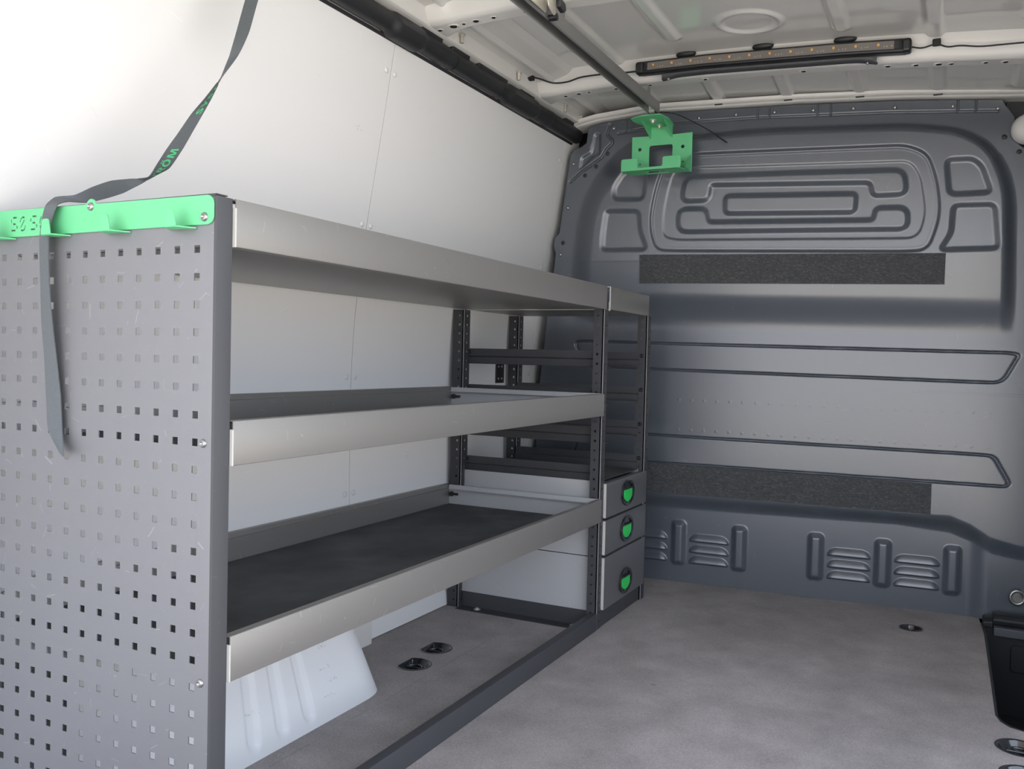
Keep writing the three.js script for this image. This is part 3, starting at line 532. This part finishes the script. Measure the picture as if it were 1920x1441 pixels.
  for (const [y0, y1, yc] of [[0.3125, 0.4125, 0.3655], [0.207, 0.3065, 0.2575], [0.0505, 0.201, 0.1]]) {
    const x1 = XF + 0.006, x0 = x1 - 0.02, zc = -2.524;
    const d = mesh('drawer', alongZ(sheetShape([[x0, y1 - 0.002], [x0 + 0.002, y1], [x1, y1], [x1, y0], [x0, y0]].reverse(), 0.0016, 0.002), -2.704, -2.347), M.front, dr);
    mesh('drawer_edge', box(x0 + 0.001, x1 - 0.0006, y0 + 0.002, y1 - 0.002, -2.349, -2.3455, 0.0008), M.edge, d);
    mesh('drawer_tray', box(-1.33, x0 - 0.002, y0 + 0.004, y1 - 0.006, -2.68, -2.35, 0.002), M.silver, d);
    const el = (rx, ry, n = 40) => { const s = new THREE.Shape(); s.absellipse(0, 0, rx, ry, 0, Math.PI * 2); return s; };
    const ring = el(0.056, 0.0395); const hole = new THREE.Path(); hole.absellipse(0, 0, 0.043, 0.029, 0, Math.PI * 2, true); ring.holes.push(hole);
    const put = (g) => g.applyMatrix4(MX).translate(x1, yc, zc);
    mesh('handle_bezel', [put(ext(ring, 0.005, 0.0018)), put(ext(el(0.0435, 0.0295), 0.0012))], M.gloss, d);
    const flap = new THREE.Shape(); flap.moveTo(-0.036, 0.012); flap.lineTo(0.036, 0.012); flap.lineTo(0.034, -0.012); flap.quadraticCurveTo(0.02, -0.026, 0, -0.027); flap.quadraticCurveTo(-0.02, -0.026, -0.034, -0.012); flap.closePath();
    mesh('handle_latch', put(ext(flap, 0.0035, 0.001).translate(0, 0, 0.001)), M.greenGrip, d);
    mesh('latch_lip', put(ext(poly([[-0.038, 0.011], [0.038, 0.011], [0.036, 0.016], [-0.036, 0.016]]), 0.005, 0.001).translate(0, 0, 0.0012)), M.blackPlastic, d);
  }
}

// ---------------------------------------------------------------- lashing rings sunk in the floor
function lashingRing(label, [x, z], r, turn, flat = 0) {
  const t = thing('lashing_ring', label, 'lashing ring', [x, 0, z], 'lashing rings in the floor'); t.rotation.y = turn;
  const pts = [[0, -0.022], [r * 0.5, -0.021], [r * 0.8, -0.015], [r * 0.97, -0.001], [r * 1.06, 0.0014], [r * 1.14, 0.0012], [r * 1.16, 0.0002]].map((p) => new THREE.Vector2(...p));
  const cup = new THREE.LatheGeometry(pts, 64), cp = cup.attributes.position;
  if (flat) { for (let i = 0; i < cp.count; i++) { const rr = Math.hypot(cp.getX(i), cp.getZ(i)); cp.setX(i, Math.max(cp.getX(i), -flat * rr)); } cup.computeVertexNormals(); }   // one side of the cup is cut straight
  mesh('cup', cup, M.gloss, t);
  mesh('centre_bolt', at(dome(r * 0.2, 0.006, V(0, 1, 0)), -r * 0.1, -0.021, 0), M.steel, t);
  mesh('ring', [at(new THREE.TorusGeometry(r * 0.55, r * 0.09, 8, 28, Math.PI).rotateX(-Math.PI / 2), 0, -0.009, 0), at(new THREE.CylinderGeometry(r * 0.09, r * 0.09, r * 1.2, 10).rotateZ(Math.PI / 2), 0, -0.009, 0)], M.gloss, t);
}
lashingRing('black recessed lashing ring on the shelved side, closer to the drawers', rings[0], 0.039, 0, 0.62);
lashingRing('black recessed lashing ring beside the front corner of the white wheel arch', rings[1], 0.039, 0, 0.62);
lashingRing('small black lashing ring sunk in the open floor near the bulkhead', rings[2], 0.03, 0);
lashingRing('black lashing ring in the floor nearest the rounded rear corner of the step well', rings[3], 0.039, 0);
lashingRing('black lashing ring at the lowest right corner, one ring farther from the step well', rings[4], 0.039, 0);

// ---------------------------------------------------------------- step well lining
{
  const t = thing('step_well_liner', 'black moulded plastic liner of the side step well with a raised rim', 'step well', [0, 0, 0]);
  const P = [[0.098, 2.2], [0.091, 2.87], [0.084, 3.0], [0.36, 3.0], [0.36, 2.14], [0.148, 2.142], [0.124, 2.152], [0.107, 2.176]];
  const outer = poly(P); outer.holes.push(new THREE.Path([[0.104, 2.2], [0.098, 2.87], [0.094, 2.985], [0.34, 2.985], [0.34, 2.15], [0.15, 2.15], [0.128, 2.158], [0.112, 2.18]].map((p) => new THREE.Vector2(...p))));
  mesh('well', [alongY(outer, -0.27, -0.001), alongY(poly(P), -0.275, -0.262)], M.blackSatin, t);
  mesh('rim', [alongX(poly(fillet([[3.0, 0.0], [2.975, 0.002], [2.968, 0.022], [2.985, 0.034], [3.02, 0.034], [3.03, 0.0]], 0.006, 3, true)), 0.115, 0.36, 0.003), alongX(poly(fillet([[3.0, -0.01], [2.972, -0.008], [2.97, 0.012], [2.99, 0.02], [3.025, 0.02], [3.03, -0.01]], 0.006, 3, true)), 0.09, 0.118, 0.003)], M.blackSatin, t);
  mesh('ledge', box(0.118, 0.34, -0.022, 0.004, -2.972, -2.945, 0.003), std({ color: '#4b4f54', roughness: 0.45 }), t);
  mesh('pressed_panel', alongZ(poly(fillet([[0.165, -0.05], [0.33, -0.05], [0.33, -0.13], [0.165, -0.13]], 0.012, 4, true)), -2.984, -2.978, 0.002), M.blackSatin, t);
  mesh('tread', [box(0.13, 0.33, -0.262, -0.255, -2.92, -2.56, 0.003), box(0.13, 0.33, -0.262, -0.255, -2.53, -2.2, 0.003)], M.blackSatin, t);
}

// ---------------------------------------------------------------- black duct along the top of the wall
{
  const t = thing('roof_duct', 'long black plastic duct running along the top of the white wall', 'duct');
  const swell = [[-1.765, -1.925, 0.0065], [-1.98, -2.055, 0.001], [-2.37, -2.6, 0.006], [-2.66, -2.72, 0.001]];
  const rad = (z) => { let r = 0.0255; for (const [a, b, k] of swell) r += k * smooth((a - z) / 0.03) * smooth((z - b) / 0.03); return r; };
  mesh('pipe', grid(420, 28, (a, b) => { const z = lerp(0.1, -2.957, a), an = -b * Math.PI * 2, r = rad(z); return [-1.2545 + (r - 0.0255) * 0.3 + r * Math.cos(an), 1.561 - (r - 0.0255) * 0.4 + r * Math.sin(an), z, z, b]; }), M.blackSatin, t);
  mesh('lower_flange', alongZ(sheetShape([[-1.266, 1.536], [-1.272, 1.531], [-1.281, 1.535]], 0.0016, 0.002), -2.95, 0.1), M.blackSatin, t);
  for (const [a, b] of [[-1.6, -1.69], [-1.9, -2.0], [-2.05, -2.143], [-2.195, -2.372], [-2.46, -2.56], [-2.81, -2.884]]) mesh('fin', alongZ(poly(fillet([[-1.262, 1.57], [-1.238, 1.57], [-1.2325, 1.59], [-1.24, 1.596], [-1.262, 1.596]], 0.004, 3, true)), b, a, 0.002), M.blackSatin, t);
  for (const z of [-2.073, -2.345, -2.715]) mesh('joint_band', grid(2, 30, (a, b) => { const an = -b * Math.PI * 2, r = rad(z) + (a === 0.5 ? 0.0014 : 0.0002); return [-1.2545 + r * Math.cos(an), 1.561 + r * Math.sin(an), z + (a - 0.5) * 0.005]; }), M.blackPlastic, t);
}

// ---------------------------------------------------------------- grey bar under the roof, latch and ladder bracket
{
  const t = thing('support_bar', 'straight grey steel bar hung lengthwise under the roof', 'bar');
  const x0 = -0.9035, x1 = -0.866, y0 = 1.54, y1 = 1.573;
  mesh('bar_body', alongZ(sheetShape([[x0 + 0.007, y0], [x0, y0], [x0, y1], [x1, y1], [x1, y0], [x1 - 0.007, y0]].reverse(), 0.002, 0.003), -2.7, -0.9), M.bar, t);
  mesh('hanger', box(x0 + 0.008, x1 - 0.008, y1, 1.6, -2.63, -2.6), M.bar, t);
  mesh('hanger', box(x0 + 0.008, x1 - 0.008, y1, 1.6, -1.97, -1.94), M.bar, t);
  const l = thing('latch', 'small zinc latch with a black lever beside the grey roof bar', 'latch', [0, -0.004, 0.122]);
  const bx = -0.862;
  mesh('plate', alongX(poly(fillet([[1.86, 1.545], [1.955, 1.545], [1.955, 1.575], [1.93, 1.6], [1.86, 1.6]], 0.006, 3, true)), bx, bx + 0.003, 0.0008), M.zinc, l);
  mesh('cheek', alongX(poly(fillet([[1.93, 1.552], [1.962, 1.54], [1.972, 1.545], [1.975, 1.575], [1.965, 1.6], [1.93, 1.6]], 0.006, 3, true)), bx + 0.016, bx + 0.019, 0.0008), M.zinc, l);
  mesh('roller', at(new THREE.CylinderGeometry(0.008, 0.008, 0.02, 16).rotateZ(Math.PI / 2), bx + 0.01, 1.541, -1.975), M.blackPlastic, l);
  mesh('lever', alongX(poly(fillet([[1.968, 1.56], [1.99, 1.553], [2.005, 1.562], [2.0, 1.578], [1.965, 1.585]], 0.005, 3, true)), bx + 0.02, bx + 0.03, 0.002), M.blackPlastic, l);
  mesh('pin', at(screwHead(0.004, V(1, 0, 0)), bx + 0.019, 1.575, -1.955), M.steel, l);
}
{
  const t = thing('ladder_bracket', 'green sheet metal bracket with an open hook hanging in front of the bulkhead', 'bracket');
  const z = -2.835, s = new THREE.Shape();
  const P = [[-1.0015, 1.395], [-0.7965, 1.395], [-0.7965, 1.5055], [-0.866, 1.5045], [-0.866, 1.533], [-0.937, 1.533], [-0.937, 1.5045], [-1.0015, 1.507]];
  P.forEach((p, i) => (i ? s.lineTo(...p) : s.moveTo(...p))); s.closePath();
  const win = fillet([[-0.941, 1.376 + 0.025], [-0.941, 1.473], [-0.862, 1.473], [-0.862, 1.376 + 0.025]], 0.008, 4, true); s.holes.push(new THREE.Path(win.map((p) => new THREE.Vector2(...p))));
  for (const [x, y, r] of [[-0.974, 1.4635, 0.006], [-0.828, 1.462, 0.006], [-0.972, 1.4145, 0.0028], [-0.826, 1.413, 0.0028]]) { const h = new THREE.Path(); h.absarc(x, y, r, 0, Math.PI * 2, true); s.holes.push(h); }
  mesh('back_plate', alongZ(s, z - 0.002, z, 0.0004), M.green, t);
  // tray and turned-up front lip
  const tray = poly([[-1.0135, -0.068], [-0.8135, -0.068], [-0.7975, 0], [-1.0015, 0]]); tray.holes.push(new THREE.Path(fillet([[-0.941, -0.048], [-0.87, -0.048], [-0.866, -0.012], [-0.941, -0.012]], 0.006, 3, true).map((p) => new THREE.Vector2(...p))));
  mesh('tray', uvBox(ext(tray, 0.002, 0.0004).applyMatrix4(MY).translate(0, 1.3785 + 0.0, z)).applyMatrix4(new THREE.Matrix4()), M.green, t);
  mesh('tray_web', alongX(poly([[2.767, 1.379], [2.8365, 1.379], [2.8365, 1.43], [2.826, 1.43]].map((p) => p)), -0.8, -0.798, 0.0004), M.green, t);
  mesh('lower_back', box(-1.0015, -0.941, 1.3785, 1.397, z - 0.002, z, 0.0008), M.green, t);
  mesh('lower_back', box(-0.862, -0.7965, 1.3785, 1.397, z - 0.002, z, 0.0008), M.green, t);
  const f = new THREE.Shape(fillet([[-1.0135, 1.3785], [-0.8135, 1.3785], [-0.8135, 1.419], [-0.8735, 1.419], [-0.8735, 1.389], [-0.9575, 1.3885], [-0.9575, 1.4195], [-1.0135, 1.4195]], 0.007, 4, true).map((p) => new THREE.Vector2(...p)));
  mesh('front_lip', alongZ(f, z + 0.066, z + 0.068, 0.0004), M.green, t);
  // top flange with its side gussets and two bolts
  const fl = poly(fillet([[-0.945, 0.002], [-0.858, 0.002], [-0.85, -0.09], [-0.862, -0.145], [-0.925, -0.145], [-0.965, -0.125], [-0.968, -0.09]], 0.008, 3, true));
  mesh('top_flange', uvBox(ext(fl, 0.003, 0.0006).applyMatrix4(MY).translate(0, 1.5325, z)), M.green, t);
  for (const x of [-0.9385, -0.8655]) mesh('gusset', alongX(poly([[2.836, 1.495], [2.836, 1.534], [2.73, 1.534]]), x, x + 0.0025, 0.0004), M.green, t);
  for (const zz of [-2.745, -2.815]) mesh('bolt', [at(dome(0.0065, 0.011, V(0, -1, 0)), -0.902, 1.531, zz), at(new THREE.CylinderGeometry(0.011, 0.011, 0.0025, 18), -0.902, 1.5315, zz)], M.zinc, t);
}
// ---------------------------------------------------------------- LED lamp on the front cross member
{
  const t = thing('led_lamp', 'long black LED strip lamp with amber dots fixed to the roof cross member', 'lamp');
  const yb = (x) => interp([[-0.9, 1.609], [-0.68, 1.606], [-0.49, 1.597], [-0.3, 1.588], [-0.13, 1.576]], x), zf = -2.524;
  const sect = fillet([[-0.03, 0.034], [-0.004, 0.038], [0.0, 0.034], [0.004, 0.004], [0.0, 0], [-0.03, 0.002]], 0.004, 3);
  mesh('housing', grid(80, sect.length - 1, (a, b) => { const x = lerp(-0.873, -0.152, a), p = sect[Math.round(b * (sect.length - 1))]; return [x, yb(x) + p[1], zf + p[0]]; }), M.blackPlastic, t);
  for (const [xa, xb] of [[-0.888, -0.862], [-0.163, -0.138]]) { const c = mesh('end_cap', box(xa, xb, yb((xa + xb) / 2) + 0.001, yb((xa + xb) / 2) + 0.037, zf - 0.03, zf + 0.0055, 0.008), M.blackPlastic, t); }
  mesh('circuit_strip', grid(60, 2, (a, b) => { const x = lerp(-0.85, -0.18, a); return [x, yb(x) + lerp(0.009, 0.031, b), zf + lerp(0.0042, 0.0018, b)]; }), std({ color: '#6f6b66', roughness: 0.5 }), t);
  for (let i = 0; i < 12; i++) {
    const x = -0.832 + i * 0.0558, y = yb(x) + 0.022;
    const led = mesh('led', at(new RoundedBoxGeometry(0.006, 0.007, 0.002, 2, 0.0008), x, y, zf + 0.0042), std({ color: '#d9a24e', roughness: 0.4 }), t);
    for (let k = 0; k < 3; k++) mesh('component', at(new RoundedBoxGeometry(0.003, 0.004, 0.0016, 1, 0.0004), x + 0.013 + 0.008 * k + 0.004 * rnd(), y - 0.007, zf + 0.005), std({ color: '#9a9287', roughness: 0.5 }), led);
  }
  mesh('lens', grid(60, 2, (a, b) => { const x = lerp(-0.857, -0.168, a); return [x, yb(x) + lerp(0.009, 0.033, b), zf + lerp(0.0085, 0.0062, b)]; }), new THREE.MeshPhysicalMaterial({ color: '#ffffff', roughness: 0.08, transmission: 1, thickness: 0, ior: 1.4 }), t);
  const mp = grid(60, 3, (a, b) => { const x = lerp(-0.81, -0.222, a), q = [[-0.012, -0.002], [-0.012, -0.012 - 0.008 * smooth(Math.abs(a - 0.5) * 8 - 3.2)], [-0.03, -0.012 - 0.008 * smooth(Math.abs(a - 0.5) * 8 - 3.2)], [-0.05, -0.006]][Math.round(b * 3)]; return [x, yb(x) + q[1], zf + q[0]]; });
  mesh('mounting_plate', mp, M.anthracite, t);
  for (const x of [-0.79, -0.245]) mesh('screw', at(dome(0.004, 0.003, V(0, -0.7, 0.7).normalize()), x, yb(x) - 0.019, zf - 0.014), M.steel, t);
}
// ---------------------------------------------------------------- cables
{
  const t = thing('lamp_cable', 'thin black cable from the duct to the left end of the LED lamp', 'cable', [0, 0, 0], 'lamp cables on the roof cross member');
  const z = -2.535;
  mesh('wire', tubeOf([[-1.24, 1.58, -2.45], [-1.238, 1.605, -2.465], [-1.215, 1.628, -2.48], [-1.195, 1.628, -2.5], [-1.16, 1.62, z], [-1.11, 1.618, z], [-1.07, 1.626, z], [-1.0, 1.627, z], [-0.95, 1.624, z], [-0.882, 1.622, z]], 0.0026), M.blackCable, t);
  mesh('cable_tie', [box(-1.222, -1.204, 1.62, 1.637, -2.495, -2.48, 0.002)], M.blackCable, t);
  const t2 = thing('lamp_cable', 'thin black cable from the right end of the LED lamp to the side wall', 'cable', [0, 0, 0], 'lamp cables on the roof cross member');
  mesh('wire', tubeOf([[-0.142, 1.594, z], [-0.115, 1.587, z], [-0.08, 1.592, z], [-0.055, 1.582, z], [-0.025, 1.581, z], [0.02, 1.573, z], [0.07, 1.571, z], [0.12, 1.569, z], [0.2, 1.56, z], [0.36, 1.545, z]], 0.0022), M.blackCable, t2);
  mesh('cable_tie', box(-0.09, -0.07, 1.588, 1.606, z - 0.008, z + 0.004, 0.003), M.blackCable, t2);
  const t3 = thing('bracket_cable', 'loose thin black cable hanging from the bar end above the green bracket', 'cable');
  mesh('wire', tubeOf([[-0.872, 1.56, -2.69], [-0.885, 1.548, -2.715], [-0.862, 1.549, -2.73], [-0.83, 1.546, -2.755], [-0.788, 1.53, -2.8], [-0.745, 1.508, -2.84], [-0.715, 1.487, -2.87], [-0.7, 1.478, -2.9]], 0.0018), M.blackCable, t3);
}

renderer.render(scene, camera);
